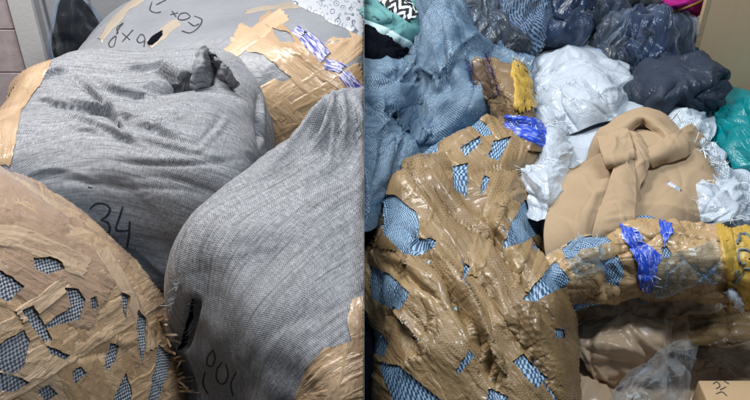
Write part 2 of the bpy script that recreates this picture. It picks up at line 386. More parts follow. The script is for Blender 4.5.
M['slate'] = mat_sack('slate_woven_sack', (.012, .016, .032), (.50, .54, .60), .0052, (.08, .09, .12), lohi=(.42, .64), fade=.08, stf=.06, spk=1.)
M['denim'] = mat_sack('pale_blue_woven_sheet', (.010, .034, .080), (.27, .40, .53), .0044, (.03, .075, .14), dirt_shades=(11., .75), lohi=(.34, .76), spk=2.2, wv=.85, dk=.6, stf=.2)  # dark mottling painted in for the light and shade of its folds
M['wrap'] = mat_plain('grey_plastic_wrap', (.27, .282, .31), .38, .5, .4, 9, .005, 30)
M['tan'] = mat_tape('tan_tape', (.52, .37, .235), (.35, .225, .12), imprint=.07, ib=.0002, rough=.2, hue=.8)
M['brown'] = mat_tape('brown_tape', (.33, .225, .11), (.15, .092, .038), imprint=.5, rough=.38, hue=.85, ib=.0003)
M['card'] = mat_plain('cardboard', (.52, .36, .21), .75, .2, .15, 30, .0005, 200)
M['ink'] = mat_plain('marker_ink', (.02, .022, .03), .5)
M['dark'] = mat_cloth('black_cloth', (.004, .005, .009), rough=.95, spec=.04)
M['worn'] = mat_tape('worn_grey_tape', (.36, .30, .235), (.25, .21, .17), imprint=.0, ib=.0002)
M['darkbrown'] = mat_plain('shaded_brown_tape', (.085, .052, .026), .4, .4, .4, 20, .004)
M['film'] = mat_film('clear_polythene', haze=.05, rough=.08, fm=.6, cap=.14, strk=(34, 5))
M['filmwhite'] = mat_film('crumpled_clear_film', haze=.0, rough=.07, fm=.9, cap=.18, strk=(12, 8))
M['tangloss'] = mat_tape('glossy_tan_tape', (.50, .365, .25), (.40, .28, .175), imprint=.0, ib=.0001, rough=.08, hue=.3)
M['tantop'] = mat_tape('reddish_tan_tape', (.40, .275, .19), (.31, .20, .13), imprint=.0, ib=.0001, rough=.16, hue=.4)
M['cleartape'] = mat_film('clear_tape', (.97, .96, .92), haze=.0, rough=.1, fm=.9, cr=40)

# ------------------------------------------------------------------ the setting
def box(name, lo, hi, mat, parent=None, bev=0):
    x0, y0, z0 = lo; x1, y1, z1 = hi
    V = [(x, y, z) for x in (x0, x1) for y in (y0, y1) for z in (z0, z1)]
    F = [[0, 1, 3, 2], [4, 6, 7, 5], [0, 4, 5, 1], [2, 3, 7, 6], [0, 2, 6, 4], [1, 5, 7, 3]]
    o = mesh_obj(name, V, F, mat, parent, smooth_=False)
    l = o.data.uv_layers.new(name='UVMap'); V = np.array(V)
    for p in o.data.polygons:
        ax = max(range(3), key=lambda i: abs(p.normal[i])); ij = [i for i in range(3) if i != ax]
        for li in p.loop_indices: l.data[li].uv = V[o.data.loops[li].vertex_index][ij]
    if bev:
        b = o.modifiers.new('bevel', 'BEVEL'); b.width = bev; b.segments = 2
    return o
def mat_floral():
    t = NT('patterned_tile'); u = t.uv(); k = t.n('TexVoronoi', {'feature': 'SMOOTH_F1'}, Vector=u, Scale=75., Randomness=.35).outputs[0]
    r = t.math('SINE', t.math('MULTIPLY', k, 26.)); f = t.math('MULTIPLY', t.ramp(r, (.35, 0), (.6, 1)), t.ramp(t.noise(u, 60, 3), (.4, 0), (.55, 1)))
    return t.p(Base_Color=t.mix(f, (.42, .44, .48), (.09, .10, .15)), Roughness=.35)
M['floral'] = mat_floral()
M['wallgrey'] = mat_plain('grey_wall_paint', (.46, .47, .50), .6, .3, .15, 6, .001)
M['cream'] = mat_plain('cream_trim', (.80, .77, .77), .5, .3, .12, 6, .001)
M['pink'] = mat_plain('pink_marbled_tile', (.80, .66, .67), .35, .4, .5, 28, .0008)
M['floor'] = mat_plain('concrete_floor', (.10, .10, .10), .7, .3, .3, 5)
M['panelgrey'] = mat_plain('divider_board', (.20, .21, .23), .7, .2)
o = mesh_obj('floor', [(-4, -1, 0), (4, -1, 0), (4, 4, 0), (-4, 4, 0)], [[0, 1, 2, 3]], M['floor'], uv=[(-4, -1), (4, -1), (4, 4), (-4, 4)]); tag(o, kind='structure')
WY = 2.62
wl = tag(box('wall', (-3, WY, 0), (3, WY + .1, 2.2), M['wallgrey']), kind='structure')
xs = [at_y(p, 20, WY)[0] for p in (16, 39, 48, 69, 92)]
for r in range(7):
    for c in range(4):
        x1 = xs[0] - .01 - c * .21; box('tile', (x1 - .206, WY - .012, .01 + r * .166), (x1, WY - .001, .172 + r * .166), M['pink'], wl, .002)
box('trim_board', (xs[0], WY - .03, 0), (xs[1], WY - .001, 2.0), M['cream'], wl, .004)
for a, b in ((xs[1] + .02, xs[2]), (xs[2] + .012, xs[3]), (xs[3] + .012, xs[4]), (xs[4] + .012, xs[4] + .3), (xs[4] + .312, xs[4] + .6)):
    box('wall_panel', (a, WY - .016, 0), (b, WY - .001, 2.0), M['wallgrey'], wl, .004)
# thin board between the two heaps, its top edge just above what is piled against it
prof = [(.70, .0), (.70, .52), (.86, .62), (1.1, .67), (1.3, .71), (1.4, .755), (1.5, .765), (1.58, .71), (1.8, .68), (2.1, .69), (2.4, .66), (WY - .018, .60), (WY - .018, 0)]
V = [(x, y, z) for x in (-.0004, .0004) for y, z in prof]; n = len(prof)
o = mesh_obj('partition', V, [list(range(n)), list(range(2 * n - 1, n - 1, -1))] + [[i, (i + 1) % n, n + (i + 1) % n, n + i] for i in range(n)], M['panelgrey'], smooth_=False); tag(o, kind='structure')

# ------------------------------------------------------------------ left heap: sack marked 34
def build_sack34():
    c = (-.575, 1.64, 0); t = thing('woven_sack', 'grey woven sack marked 34 with open gathered mouth and tan tape at its left', 'sack', c, 'wrapped bales on the left')
    P = dome(64, c, .34, .32, .602, 7, 7)
    P[..., 2] *= 1 + .02 * np.clip((P[..., 0] - c[0]) / .29, -1, 1)
    X = crumple(P, 1.10, 1.03, -.006, .022, 70, .35, 3, .07, inside=np.array(c) + [0, 0, .25])
    ins = np.array(c) + [0, 0, .25]; X = resample(smooth(X), 400, 400); uv = arc(resample(P, 400, 400))
    X = creases(X, uv, 170, .34, .007, .007, 4, 12, 2, ins); X = creases(X, uv, 120, .08, .003, .005, 10, 40, 12, ins)
    # pulled folds running from the tape to the right over the shoulder
    X = pfolds(X, ((42, 80, 68, 72, .016, 1.7, 3), (66, 73, 130, 142, .020, 1.8, 5), (50, 98, 200, 150, .020, 1.9, 5), (36, 100, 120, 112, .020, 1.8, -3), (55, 112, 150, 152, .014, 1.7, 3), (40, 125, 240, 168, .008, 2.6, 5), (90, 80, 160, 100, .018, 1.8, -4), (150, 66, 198, 84, .022, 2.6, 0),
                   (120, 70, 180, 74, .012, 2.4, 2), (225, 112, 190, 150, .008, 2.2, 2), (60, 62, 110, 58, .008, 2, 2), (100, 160, 250, 158, .006, 2.4, -6), (257, 92, 259, 150, .016, 1.6, 0), (205, 92, 140, 128, .010, 2.2, 4)), ins)
    px, py = pix(X); N = facing(X, ins); u = (px - 138) / 76; v = py - (95 - 13 * u); X = X - N * (.075 * np.clip(np.minimum(u * 1.2, (1.02 - u) * 6), 0, 1) * np.where(v > 0, np.exp(-(v / 2.2) ** 2), np.exp(-(v / 9) ** 2)))[..., None]
    sheet('sack', X, M['grey'], t, uv); tr = bvh_of(X)
    # gathered mouth: folded flap and rolled lip standing over the dark hollow
    g = lambda rows, n=50, m=50: resample(np.array([[at_z(float(x), float(y), z) for x, y, z in r] for r in rows]), n, m)
    C = g([[(199, 52, .655), (202, 46, .685), (206, 47, .675), (210, 52, .665)], [(195, 62, .655), (203, 55, .675), (213, 66, .625), (224, 62, .665)], [(192, 74, .635), (202, 70, .65), (214, 78, .60), (232, 72, .655)], [(190, 88, .60), (204, 88, .60), (220, 90, .575), (240, 84, .61)]])
    C = creases(crumple(C, 1.06, 1.06, -.004, .010, 30, .3, 6, .03, pin=False), arc(C), 40, .08, .006, .005, None, 0, 7); sheet('sack_mouth', C, M['grey'], t, thick=.0012)
    tapeP = [(-8, 62), (25, 47), (62, 44), (52, 62), (40, 85), (22, 110), (14, 150), (10, 175), (-8, 175)]
    for p, wd in (([(-10, 130), (10, 80), (45, 35)], 30), ([(5, 165), (18, 110), (52, 50)], 32), ([(-5, 100), (30, 60), (70, 40)], 26)):
        strip('tape_strip', tr, p, wd, M['tan'], t, off=.0014, keep=tapeP, wr=.002)
    ink = [[(90, 209), (96, 204), (105, 204), (110, 209), (107, 216), (101, 220)], [(101, 220), (108, 223), (110, 230), (105, 236), (97, 234)],
           [(123, 206), (119, 219), (116, 229), (122, 231), (130, 230)], [(130, 221), (129, 235), (127, 248)]]
    for p in ink: strip('ink_mark', tr, p, [1.6, 2.4, 1.9, 2.5, 1.5], M['ink'], t, off=.0012, wr=0, step=.7, jag=0)
    strip('ink_mark', tr, [(88, 187), (92, 188)], 1.6, M['ink'], t, off=.0012, wr=0, step=.7, jag=0)
    threads(t, C[:, 25], [0, -.3, 1.], M['grey'], 40, .010, .0005, 3)
build_sack34()

# ------------------------------------------------------------------ left heap: pale grey sack on the right
def build_sack_right():
    c = (.02, 1.17, 0); t = thing('woven_sack', 'pale grey woven sack with a torn lower corner and tan tape patch in the foreground', 'sack', c, 'wrapped bales on the left')
    P = dome(70, c, .315, .28, .64, 8, 8, math.radians(45))
    d = (P[..., 1] - c[1]); P[..., 2] *= 1 + .18 * np.clip(d / .4, -1, 1) * (P[..., 2] / .64); P[..., 0] -= .045 * np.clip(1 - P[..., 2] / .6, 0, 1) * (P[..., 0] < 0)
    ear = at_z(329., 98., .75); r = np.hypot((P[..., 0] - ear[0]) / .09, (P[..., 1] - ear[1]) / .10); P[..., 2] += .09 * np.exp(-r * 1.9)
    X = crumple(P, 1.05, 1.04, -.005, .016, 60, .35, 11, .08, inside=np.array(c) + [0, 0, .3])
    X = resample(smooth(X), 300, 300); uv = arc(resample(P, 300, 300))
    r = np.hypot((X[..., 0] - ear[0]) / .13, (X[..., 1] - ear[1]) / .12)
    k = np.clip(1.6 - r, 0, 1)[..., None]
    X = creases(X, uv, 120, .35, .0045, .007, 0, 14, 3, np.array(c) + [0, 0, .3]); X = creases(X, uv, 120, .10, .003, .006, None, 0, 13, np.array(c) + [0, 0, .3]); X = creases(X, uv, 200, .11, .010, .006, None, 0, 4, np.array(c) + [0, 0, .3], k[..., 0])
    X = pfolds(X, ((330, 84, 306, 152, .020, 2.4, 3), (336, 86, 336, 150, .018, 2.4, 2), (324, 92, 282, 148, .014, 2.2, -3), (344, 92, 362, 150, .018, 2.4, 3), (318, 100, 262, 168, .010, 2.2, 2), (330, 100, 322, 170, .010, 2, 2)), np.array(c) + [0, 0, .3])
    # torn slit at the lower left
    px, py = pix(X); N = facing(X, np.array(c) + [0, 0, .3])
    v = (px - (196 - (py - 298) * .26)); X = X - N * (.035 * np.exp(-(v / 4.5) ** 2) * np.clip(np.minimum(py - 296, 352 - py) / 12, 0, 1))[..., None]
    X = side(X, -1); sheet('sack', X, M['grey'], t, uv); tr = bvh_of(X)
    hole = [(193, 300), (196, 312), (190, 330), (184, 350), (178, 346), (182, 322)]
    strip('torn_hole', tr, [(194, 299), (188, 325), (180, 350)], [2, 6, 4], M['dark'], t, off=.0012, wr=.0005, rough=.9, step=1)
    tp = [(366, 296), (352, 300), (347, 322), (352, 342), (325, 348), (308, 366), (293, 402), (366, 402)]
    for p, wd in (([(350, 295), (352, 345), (340, 405)], 34), ([(290, 400), (318, 362), (366, 335)], 36), ([(310, 405), (340, 380), (366, 368)], 40), ([(285, 410), (330, 405), (366, 398)], 30)):
        strip('tape_strip', tr, p, wd, M['tan'], t, keep=tp, wr=.0022, off=.0014)
    for p in ([(213, 350), (208, 356), (207, 364), (212, 366), (215, 358), (213, 350)], [(222, 362), (217, 370), (217, 380), (223, 384), (228, 376), (226, 364)], [(236, 372), (231, 384), (233, 396)], [(205, 372), (203, 384), (208, 394)]):
        strip('ink_mark', tr, p, 1.7, M['ink'], t, off=.0012, wr=0, step=.8, jag=0)
    e = [surf(tr, x, y) for x, y in ((196, 298), (199, 312), (194, 330), (188, 348))]; threads(t, e, [-.6, -.5, .3], M['grey'], 60, .016, .0006, 7)
    e = [surf(tr, x, y) for x, y in ((184, 272), (178, 290), (172, 310))]
    if not np.isnan(e).any(): threads(t, e, [-1, -.2, .3], M['grey'], 50, .016, .0006, 8)
build_sack_right()

# ------------------------------------------------------------------ left heap: taped bale in front
def build_front_bale():
    c = (-.905, 1.02, 0); t = thing('taped_bale', 'bale bound in shiny tan tape with blue woven patches showing in the left foreground', 'bale', c, 'wrapped bales on the left')
    P = dome(60, c, .58, .5, .815, 2.2, 2.0); ins = np.array(c) + [0, 0, .25]
    X = crumple(P, 1.03, 1.03, -.005, .014, 50, .4, 21, .12, inside=ins)
    X = resample(smooth(X, 2), 300, 300); uv = arc(resample(P, 300, 300)); X = creases(X, uv, 110, .22, .006, .010, 40, 35, 23, ins); X = creases(X, uv, 160, .09, .005, .006, None, 0, 24, ins)
    X = side(X, -1); sheet('sack', X, M['slate'], t, uv); tr = bvh_of(X)
    cut = [[(31, 259), (48, 258), (60, 263), (63, 270), (45, 276), (33, 268)], [(-9, 268), (0, 271), (23, 287), (9, 301), (-9, 297)],
           [(62, 288), (77, 290), (84, 301), (78, 319), (36, 332), (49, 322), (70, 306)], [(19, 312), (31, 307), (52, 340), (42, 342), (29, 325)],
           [(-9, 345), (0, 343), (23, 330), (29, 343), (24, 364), (15, 374), (-9, 368)], [(-9, 370), (15, 376), (30, 382), (10, 392), (-9, 388)], [(88, 300), (94, 297), (97, 306), (91, 312)], [(70, 372), (80, 366), (86, 374), (74, 384)], [(36, 390), (48, 384), (56, 394), (46, 402)],
           [(44, 345), (68, 356), (63, 361), (50, 354)], [(119, 293), (127, 298), (124, 320), (121, 309)], [(135, 311), (144, 319), (145, 345), (141, 366), (138, 348), (134, 322)],
           [(110, 343), (118, 345), (114, 361), (106, 371), (103, 361)], [(124, 373), (131, 390), (129, 406), (109, 406)], [(157, 345), (170, 355), (167, 374), (155, 406), (147, 400), (149, 390)]]
    cover('tape_strip', tr, 28, 50, (-20, 140, 210, 420), M['tan'], t, cut, seed=3, wr=.0022, lap=1.0)
    cover('tape_strip', tr, 62, 44, (60, 150, 210, 420), M['tan'], t, cut, seed=5, off0=.0016, prob=.75, wr=.0018)
    cover('tape_strip', tr, -32, 38, (-20, 270, 150, 420), M['tan'], t, cut, seed=8, off0=.002, prob=.7, wr=.0018, lap=1.2)
    cover('tape_strip', tr, 30, 60, (-20, 150, 130, 255), M['tantop'], t, cut, seed=9, off0=.0026, prob=1, wr=.002, lap=.85)
    fringe(t, tr, cut, M['slate'], 33)
    for p, wd in (([(-8, 236), (30, 244), (85, 270)], 24), ([(18, 318), (42, 302), (66, 284)], 18), ([(100, 250), (130, 300), (150, 350)], 14)): strip('tape_strip', tr, p, wd, M['tangloss'], t, off=.0052, wr=.003, cut=cut)
    for p, d, k in (([(165, 318), (170, 330), (176, 345)], [1, -.2, .5], 16), ([(176, 350), (183, 375), (186, 395)], [1, -.1, .2], 18)):
        e = [surf(tr, x - 8, y) for x, y in p]
        if not np.isnan(e).any(): threads(t, e, d, M['tan'], k, .035, .0022, k, 'tape_shreds')
build_front_bale()

# ------------------------------------------------------------------ left heap: wrapped bale behind
def build_back_bale():
    c = (-.30, 2.12, 0); t = thing('wrapped_bale', 'grey plastic wrapped bale with marker numbers and crossed tan tape at the back', 'bale', c, 'wrapped bales on the left')
    P = dome(50, c, .60, .42, .60, 4, 4, math.radians(-4)); ins = np.array(c) + [0, 0, .25]
    P[..., 2] += .05 * np.exp(-((P[..., 0] + .12) / .25) ** 2) * (P[..., 2] / .6)
    X = crumple(P, 1.03, 1.03, -.004, .014, 50, .4, 31, .12, inside=ins); X = resample(smooth(X, 2), 150, 150); uv = arc(resample(P, 150, 150))
    X = creases(X, uv, 160, .28, .007, .009, None, 0, 33, ins); X = side(X, -1)
    sheet('plastic_wrap', X, M['wrap'], t, uv); tr = bvh_of(X)
    cut = [[(246, 52), (262, 54), (292, 78), (283, 82), (262, 74)], [(272, 28), (290, 34), (296, 44), (280, 42)], [(330, 28), (348, 30), (352, 38), (336, 38)]]
    for p, wd in (([(222, 60), (250, 38), (285, 14)], 15), ([(236, 32), (290, 66), (345, 120)], 22), ([(262, 18), (300, 52), (366, 100)], 20), ([(255, 108), (310, 72), (368, 30)], 30),
                  ([(262, 138), (315, 108), (366, 78)], 34), ([(260, 95), (285, 120), (300, 150)], 34), ([(245, 12), (270, 8), (305, 4)], 6), ([(300, 150), (330, 120), (366, 112)], 28), ([(100, 40), (118, 18), (142, -4)], 7), ([(150, 46), (163, 34), (178, 22)], 9)):
        strip('tape_strip', tr, p, wd, M['tan'] if wd > 9 else M['worn'], t, off=.0016, cut=cut, limit=363, wr=.002, rough=.08 if wd > 9 else .4)
    for p, wd in (([(295, 29), (304, 36)], 10), ([(305, 37), (317, 49), (325, 58)], 15), ([(325, 64), (338, 68), (342, 70)], 12), ([(343, 74), (354, 86), (368, 101)], 13)):
        strip('printed_tape', tr, p, wd, M['bluetape'], t, off=.0046, limit=363)
    strip('torn_hole', tr, [(150, 45), (156, 38), (162, 33)], [5, 8, 4], M['dark'], t, off=.004, rough=.5, step=1)
    ink = [[(123, 23), (117, 28), (118, 34), (113, 38), (109, 43), (110, 47), (114, 46), (116, 38), (118, 30), (123, 23)], [(122, 42), (133, 30)], [(122, 33), (130, 40)], [(140, 35), (137, 40), (140, 43), (145, 40), (143, 35), (140, 35)], [(145, 40), (144, 47)],
           [(152, 2), (150, 10), (156, 13), (161, 12)], [(156, 5), (166, 0)], [(170, 15), (178, 13)], [(172, 11), (176, 17)], [(180, 14), (178, 19), (184, 20), (190, 17), (186, 13), (180, 14)], [(194, 16), (202, 20), (198, 28), (190, 33), (182, 31)], [(188, 22), (194, 26), (199, 24)]]
    for p in ink: strip('ink_mark', tr, p, [.9, 1.5, 1.1, 1.5], M['ink'], t, off=.0012, wr=0, step=.8, jag=0)
    strip('patterned_sheet', tr, [(300, -12), (335, 4), (372, 22)], 36, M['floral'], t, off=.006, wr=.001, limit=363)
def mat_bluetape(name, a, b, th=.46):
    t = NT(name); f = t.ramp(t.noise(t.uv(60, 420), 1., 4, .7, .6), (th, 0), (th + .1, 1))
    return t.p(Base_Color=t.mix(f, a, b), Roughness=.35, Normal=t.bump(t.noise(t.uv(40, 90), 1., 3), .003, .7))
M['bluetape'] = mat_bluetape('violet_printed_tape', (.05, .06, .30), (.62, .60, .74))
build_back_bale()
def build_dark_bundle():
    p = at_y(74., 22., 2.36); c = (p[0], 2.36, 0); t = thing('wrapped_bundle', 'dark bundle in clear plastic against the grey wall', 'bundle', c)
    P = dome(40, c, .085, .13, .56, 2.4, 2.2); X = crumple(P, 1.08, 1.08, -.006, .02, 50, .3, 41, .05, inside=np.array(c) + [0, 0, .2]); X = resample(smooth(X), 90, 90)
    sheet('cloth', X, M['dark'], t); N = facing(X, np.array(c) + [0, 0, .2]); Y = crumple(X + N * .006, 1.08, 1.08, -.004, .012, 30, .2, 42, .03, inside=np.array(c) + [0, 0, .2]); sheet('plastic_bag', Y, M['film'], t)
build_dark_bundle()

# ------------------------------------------------------------------ right heap
M['white'] = mat_plain('white_plastic', (.54, .61, .70), .26, .6, .25, 14, .006, 34)
M['beige'] = mat_cloth('beige_cloth', (.43, .315, .205), (.39, .285, .18), wrink=.0012)
M['beigeband'] = mat_cloth('beige_belt_cloth', (.43, .315, .205), (.395, .285, .18), wrink=.001)
M['navy'] = mat_cloth('navy_cloth', (.012, .026, .065), (.022, .042, .09), wrink=.006, coat=.9)
M['char'] = mat_cloth('charcoal_cloth', (.020, .030, .052), (.034, .048, .075), wrink=.004, coat=.25)
M['mint'] = mat_cloth('mint_cloth', (.11, .29, .30), (.15, .34, .35))
M['palemint'] = mat_cloth('pale_aqua_cloth', (.55, .74, .78))
M['magenta'] = mat_cloth('magenta_cloth', (.38, .015, .20), wrink=.002)
M['gold'] = mat_plain('gold_trim', (.62, .36, .08), .35, .6)
M['teal'] = mat_plain('teal_plastic_bag', (.0, .24, .27), .28, .6, .3, 10, .008, 24)
M['yellow'] = mat_plain('yellow_tape', (.62, .40, .07), .35, .5, .45, 22, .004)
M['tan2'] = mat_tape('light_brown_tape', (.46, .31, .16), (.30, .19, .08), imprint=.3, rough=.3)
M['royal'] = mat_bluetape('royal_blue_printed_tape', (.012, .06, .52), (.50, .60, .85), .54)
M['liner'] = mat_plain('brown_plastic_liner', (.58, .42, .28), .34, .5, .4, 8, .003, 16)
M['letter'] = mat_plain('grey_print', (.16, .20, .22), .5)
M['paleblue'] = mat_sack('pale_frayed_sheet', (.10, .16, .24), (.72, .80, .88), .0046, (.45, .55, .66), lohi=(.2, .7))
M['thread'] = mat_plain('white_thread', (.78, .84, .9), .5)
M['purple'] = mat_plain('violet_thread', (.06, .05, .22), .6)
def mat_zig():
    t = NT('zigzag_print_cloth'); sp = t.n('SeparateXYZ', Vector=t.uv()); z = t.math('PINGPONG', sp.outputs[0], .011)
    f = t.math('FRACT', t.math('DIVIDE', t.math('ADD', sp.outputs[1], z), .011)); return t.p(Base_Color=t.mix(t.ramp(f, (.48, 0), (.52, 1)), (.006, .007, .01), (.62, .70, .74)), Roughness=.8)
M['zig'] = mat_zig()
def mat_key():
    t = NT('maze_print_cloth'); b = t.n('TexBrick', {'offset': .5}, Vector=t.n('Mapping', _0=t.uv(), _2=(0, 0, .8)).outputs[0], Scale=1., Mortar_Size=.0016, Brick_Width=.022, Row_Height=.0065)
    return t.p(Base_Color=t.mix(b.outputs['Fac'], (.012, .02, .04), (.16, .23, .32)), Roughness=.8, Normal=t.bump(t.noise(t.uv(), 30, 3), .005, .6))
M['key'] = mat_key()
def mat_wood():
    t = NT('pale_wood_veneer'); g = t.noise(t.uv(60, 3), 1., 4, .6, .5); c = t.mix(g, (.70, .48, .30), (.76, .53, .34)); return t.p(Base_Color=c, Roughness=.45, Normal=t.bump(g, .0004, .4))
M['wood'] = mat_wood(); M['woodedge'] = mat_plain('wood_edge_band', (.58, .43, .27), .5)

def net(rows, n, m, f=at_z): return resample(np.array([[f(float(x), float(y), z) for x, y, z in r] for r in rows]), n, m)
def build_opened_bale():
    c = (.20, 1.15, 0); t = thing('opened_bale', 'torn open bale of blue woven sack bound in brown packing tape', 'bale', c)
    P = dome(60, (.182, 1.16, 0), .178, .47, .625, 4.6, 4.2); ins = np.array([.17, 1.17, .25])
    y = P[..., 1]; P[..., 0] += (.15 * np.clip((y - 1.34) / .3, 0, 1) * (P[..., 0] < .2) + .05 * np.clip((y - 1.25) / .35, 0, 1) + .05 * np.clip((1.0 - y) / .25, 0, 1) * (P[..., 0] < .2)) * (P[..., 2] / .6)
    P[..., 2] += .03 * np.exp(-((y - 1.5) / .12) ** 2) * (P[..., 2] / .6)
    P[..., 0] -= .02 * np.exp(-((y - 1.18) / .18) ** 2) * (P[..., 0] < .12)
    X = crumple(P, 1.04, 1.04, -.006, .018, 60, .4, 51, .10, inside=ins); X = resample(smooth(X), 320, 220); uv = arc(resample(P, 320, 220))
    X = creases(X, uv, 60, .40, .010, .011, 60, 18, 53, ins); X = creases(X, uv, 150, .14, .008, .009, None, 0, 54, ins)
    X = pfolds(X, ((388, 168, 470, 176, .012, 4, -4), (470, 176, 540, 168, .010, 3.5, 3), (398, 222, 476, 330, .020, 3.5, 5), (430, 255, 505, 402, .022, 3.5, 6), (478, 205, 562, 335, .018, 3.5, -5), (462, 250, 524, 352, .014, 3, 3), (380, 262, 440, 300, .018, 4, 3), (376, 310, 420, 360, .02, 4, 3), (505, 290, 560, 395, .018, 3.5, -4), (420, 290, 418, 340, .012, 3, 4), (425, 185, 510, 245, .014, 3, -5), (450, 120, 520, 135, .012, 3, 3)), ins)
    X = X + facing(X, ins) * (.020 * fbm(X * 7, 5, 2))[..., None]
    X = side(X, 1); sheet('sack', X, M['blue'], t, uv); tr = bvh_of(X)
    cut = [[(403, 141), (429, 135), (439, 145), (437, 154), (406, 156)], [(460, 148), (480, 137), (481, 143), (466, 158)], [(453, 166), (468, 164), (466, 197), (452, 189)], [(493, 141), (511, 138), (498, 163), (488, 158)],
           [(484, 176), (489, 179), (484, 197), (480, 189)], [(379, 194), (396, 195), (419, 216), (419, 237), (436, 241), (434, 249), (416, 257), (406, 255), (384, 234)], [(515, 215), (523, 200), (540, 216), (538, 234), (522, 244), (502, 250)],
           [(371, 265), (386, 272), (411, 293), (401, 312), (373, 299)], [(463, 265), (471, 269), (462, 282)], [(366, 321), (383, 334), (390, 344), (386, 359), (371, 351)], [(379, 362), (401, 366), (445, 402), (394, 402)],
           [(469, 349), (474, 357), (458, 376), (456, 370)], [(522, 302), (550, 265), (559, 278), (569, 284), (535, 302)], [(512, 362), (522, 355), (546, 377), (537, 389)], [(488, 389), (509, 396), (509, 406), (486, 406)], [(554, 329), (563, 329), (563, 338), (554, 338)]]
    cover('tape_strip', tr, 48, 46, (360, 95, 600, 420), M['brown'], t, cut, seed=13, wr=.0024, lap=1.03)
    cover('tape_strip', tr, -14, 34, (380, 100, 560, 190), M['brown'], t, cut, seed=15, off0=.0018, prob=.9, wr=.002)
    cover('tape_strip', tr, 57, 40, (365, 190, 600, 420), M['brown'], t, cut, seed=17, off0=.0022, prob=.6, wr=.0022, lap=1.1)
    cover('tape_strip', tr, 108, 26, (440, 110, 560, 260), M['brown'], t, cut, seed=18, off0=.0028, prob=.6, wr=.002, lap=1.3)
    fringe(t, tr, cut, M['blue'], 44)
    # neck of the sack standing up behind, torn open
    K = net([[(468, 62, .655), (484, 55, .68), (502, 58, .685), (518, 64, .67), (530, 74, .63)], [(474, 84, .65), (488, 79, .67), (504, 81, .69), (520, 85, .68), (535, 94, .63)], [(484, 102, .63), (494, 101, .65), (508, 104, .675), (524, 108, .67), (540, 116, .62)], [(490, 120, .60), (500, 123, .63), (514, 127, .642), (532, 131, .64), (550, 138, .605)], [(494, 140, .58), (506, 146, .61), (520, 150, .622), (534, 152, .62), (548, 154, .59)]], 60, 50)
    K = crumple(K, 1.03, 1.03, -.004, .008, 40, .3, 58, .05, pin=False); K = resample(K, 110, 100); K = creases(K, arc(K), 70, .08, .004, .006, 60, 40, 59)
    gi, gj = np.meshgrid(np.arange(110), np.arange(100), indexing='ij'); ed = np.minimum(np.minimum(gi * 1.6, 99 - gj), gj) + 5 * fbm(np.stack([gi / 11, gj / 11, 0. * gi], -1), 60, 3); sheet('torn_neck', K, M['brown'], t, thick=.001, drop=ed < 4.5); tk = bvh_of(K)
    strip('yellow_tape', tk, [(516, 62), (521, 84), (524, 110)], [12, 20, 22], M['yellow'], t, off=.004, wr=.0012, rough=.5, jag=4)
    strip('printed_tape', tk, [(506, 124), (526, 128), (550, 136)], [18, 22, 26], M['royal'], t, off=.005, wr=.002)
    for q in ([(513, 122), (513, 127)], [(517, 122), (520, 127)], [(523, 124), (524, 129)], [(527, 124), (531, 125), (530, 130)], [(535, 127), (536, 132)]): strip('printed_letter', tk, q, 1.6, M['white'], t, off=.0085, wr=0, step=.7, jag=0)
    strip('shaded_neck_tape', tk, [(478, 62), (484, 80), (492, 98)], [20, 22, 12], M['darkbrown'], t, off=.003, wr=.002, rough=.3)  # tape darkened to carry the shade of the hollow neck
    for q, d, k_, m_ in (([(486, 55), (494, 74), (500, 96)], [-.4, -.3, 1], 110, 'purple'), ([(498, 56), (512, 60), (527, 68)], [.2, 0, 1], 80, 'thread'), ([(470, 62), (476, 78), (484, 96)], [-.8, -.3, .5], 70, 'purple')):
        e = [surf(tk, x, y, .003) for x, y in q]; e = [v for v in e if not np.isnan(v).any()]
        if len(e) > 1: threads(t, e, d, M[m_], k_, .016, .0007, k_)
    # torn rim: folded edge of sack along the front of the opening
    R = net([[(545, 262, .595), (575, 240, .612), (620, 224, .622), (670, 222, .628), (720, 229, .622), (795, 238, .605)], [(548, 273, .605), (580, 252, .625), (625, 239, .637), (672, 238, .642), (722, 245, .637), (795, 254, .62)],
             [(552, 288, .59), (586, 272, .612), (630, 263, .618), (676, 263, .622), (724, 268, .617), (795, 275, .60)], [(560, 305, .56), (592, 292, .578), (636, 283, .583), (680, 284, .588), (726, 288, .582), (795, 292, .57)],
             [(566, 315, .53), (598, 306, .537), (640, 297, .542), (684, 298, .546), (728, 302, .542), (795, 305, .53)], [(562, 308, .49), (598, 300, .49), (640, 292, .49), (684, 292, .49), (728, 296, .49), (795, 298, .48)]], 50, 90)
    R = crumple(R, 1.06, 1.05, -.005, .014, 50, .35, 55, .06, pin=False); R = resample(R, 120, 230); R = creases(R, arc(R), 60, .16, .007, .009, 30, 40, 57); R = creases(R, arc(R), 90, .06, .003, .004, None, 0, 56)
    sheet('torn_rim', R, M['blue'], t, thick=.001); tr2 = bvh_of(R)
    cut2 = [[(562, 250), (578, 238), (606, 236), (612, 243), (582, 251), (568, 262)], [(600, 260), (618, 256), (624, 270), (618, 286), (606, 282)], [(536, 280), (556, 262), (570, 280), (552, 302)], [(568, 304), (600, 302), (600, 312), (570, 318)], [(660, 248), (668, 246), (672, 256), (664, 260)]]
    for p, wd in (([(535, 272), (590, 252), (640, 240)], 30), ([(545, 300), (600, 282), (660, 276)], 40), ([(615, 232), (690, 234), (770, 244)], 28), ([(640, 262), (700, 262), (770, 268)], 36), ([(640, 288), (700, 290), (770, 294)], 26), ([(570, 262), (600, 292), (640, 300)], 30), ([(675, 215), (690, 255), (696, 305)], 40), ([(592, 225), (600, 260), (612, 305)], 22)):
        strip('tape_strip', tr2, p, wd, M['brown'] if wd in (40, 26) else M['tan2'], t, cut=cut2, wr=.002, off=.0016 + .0004 * (wd % 5))
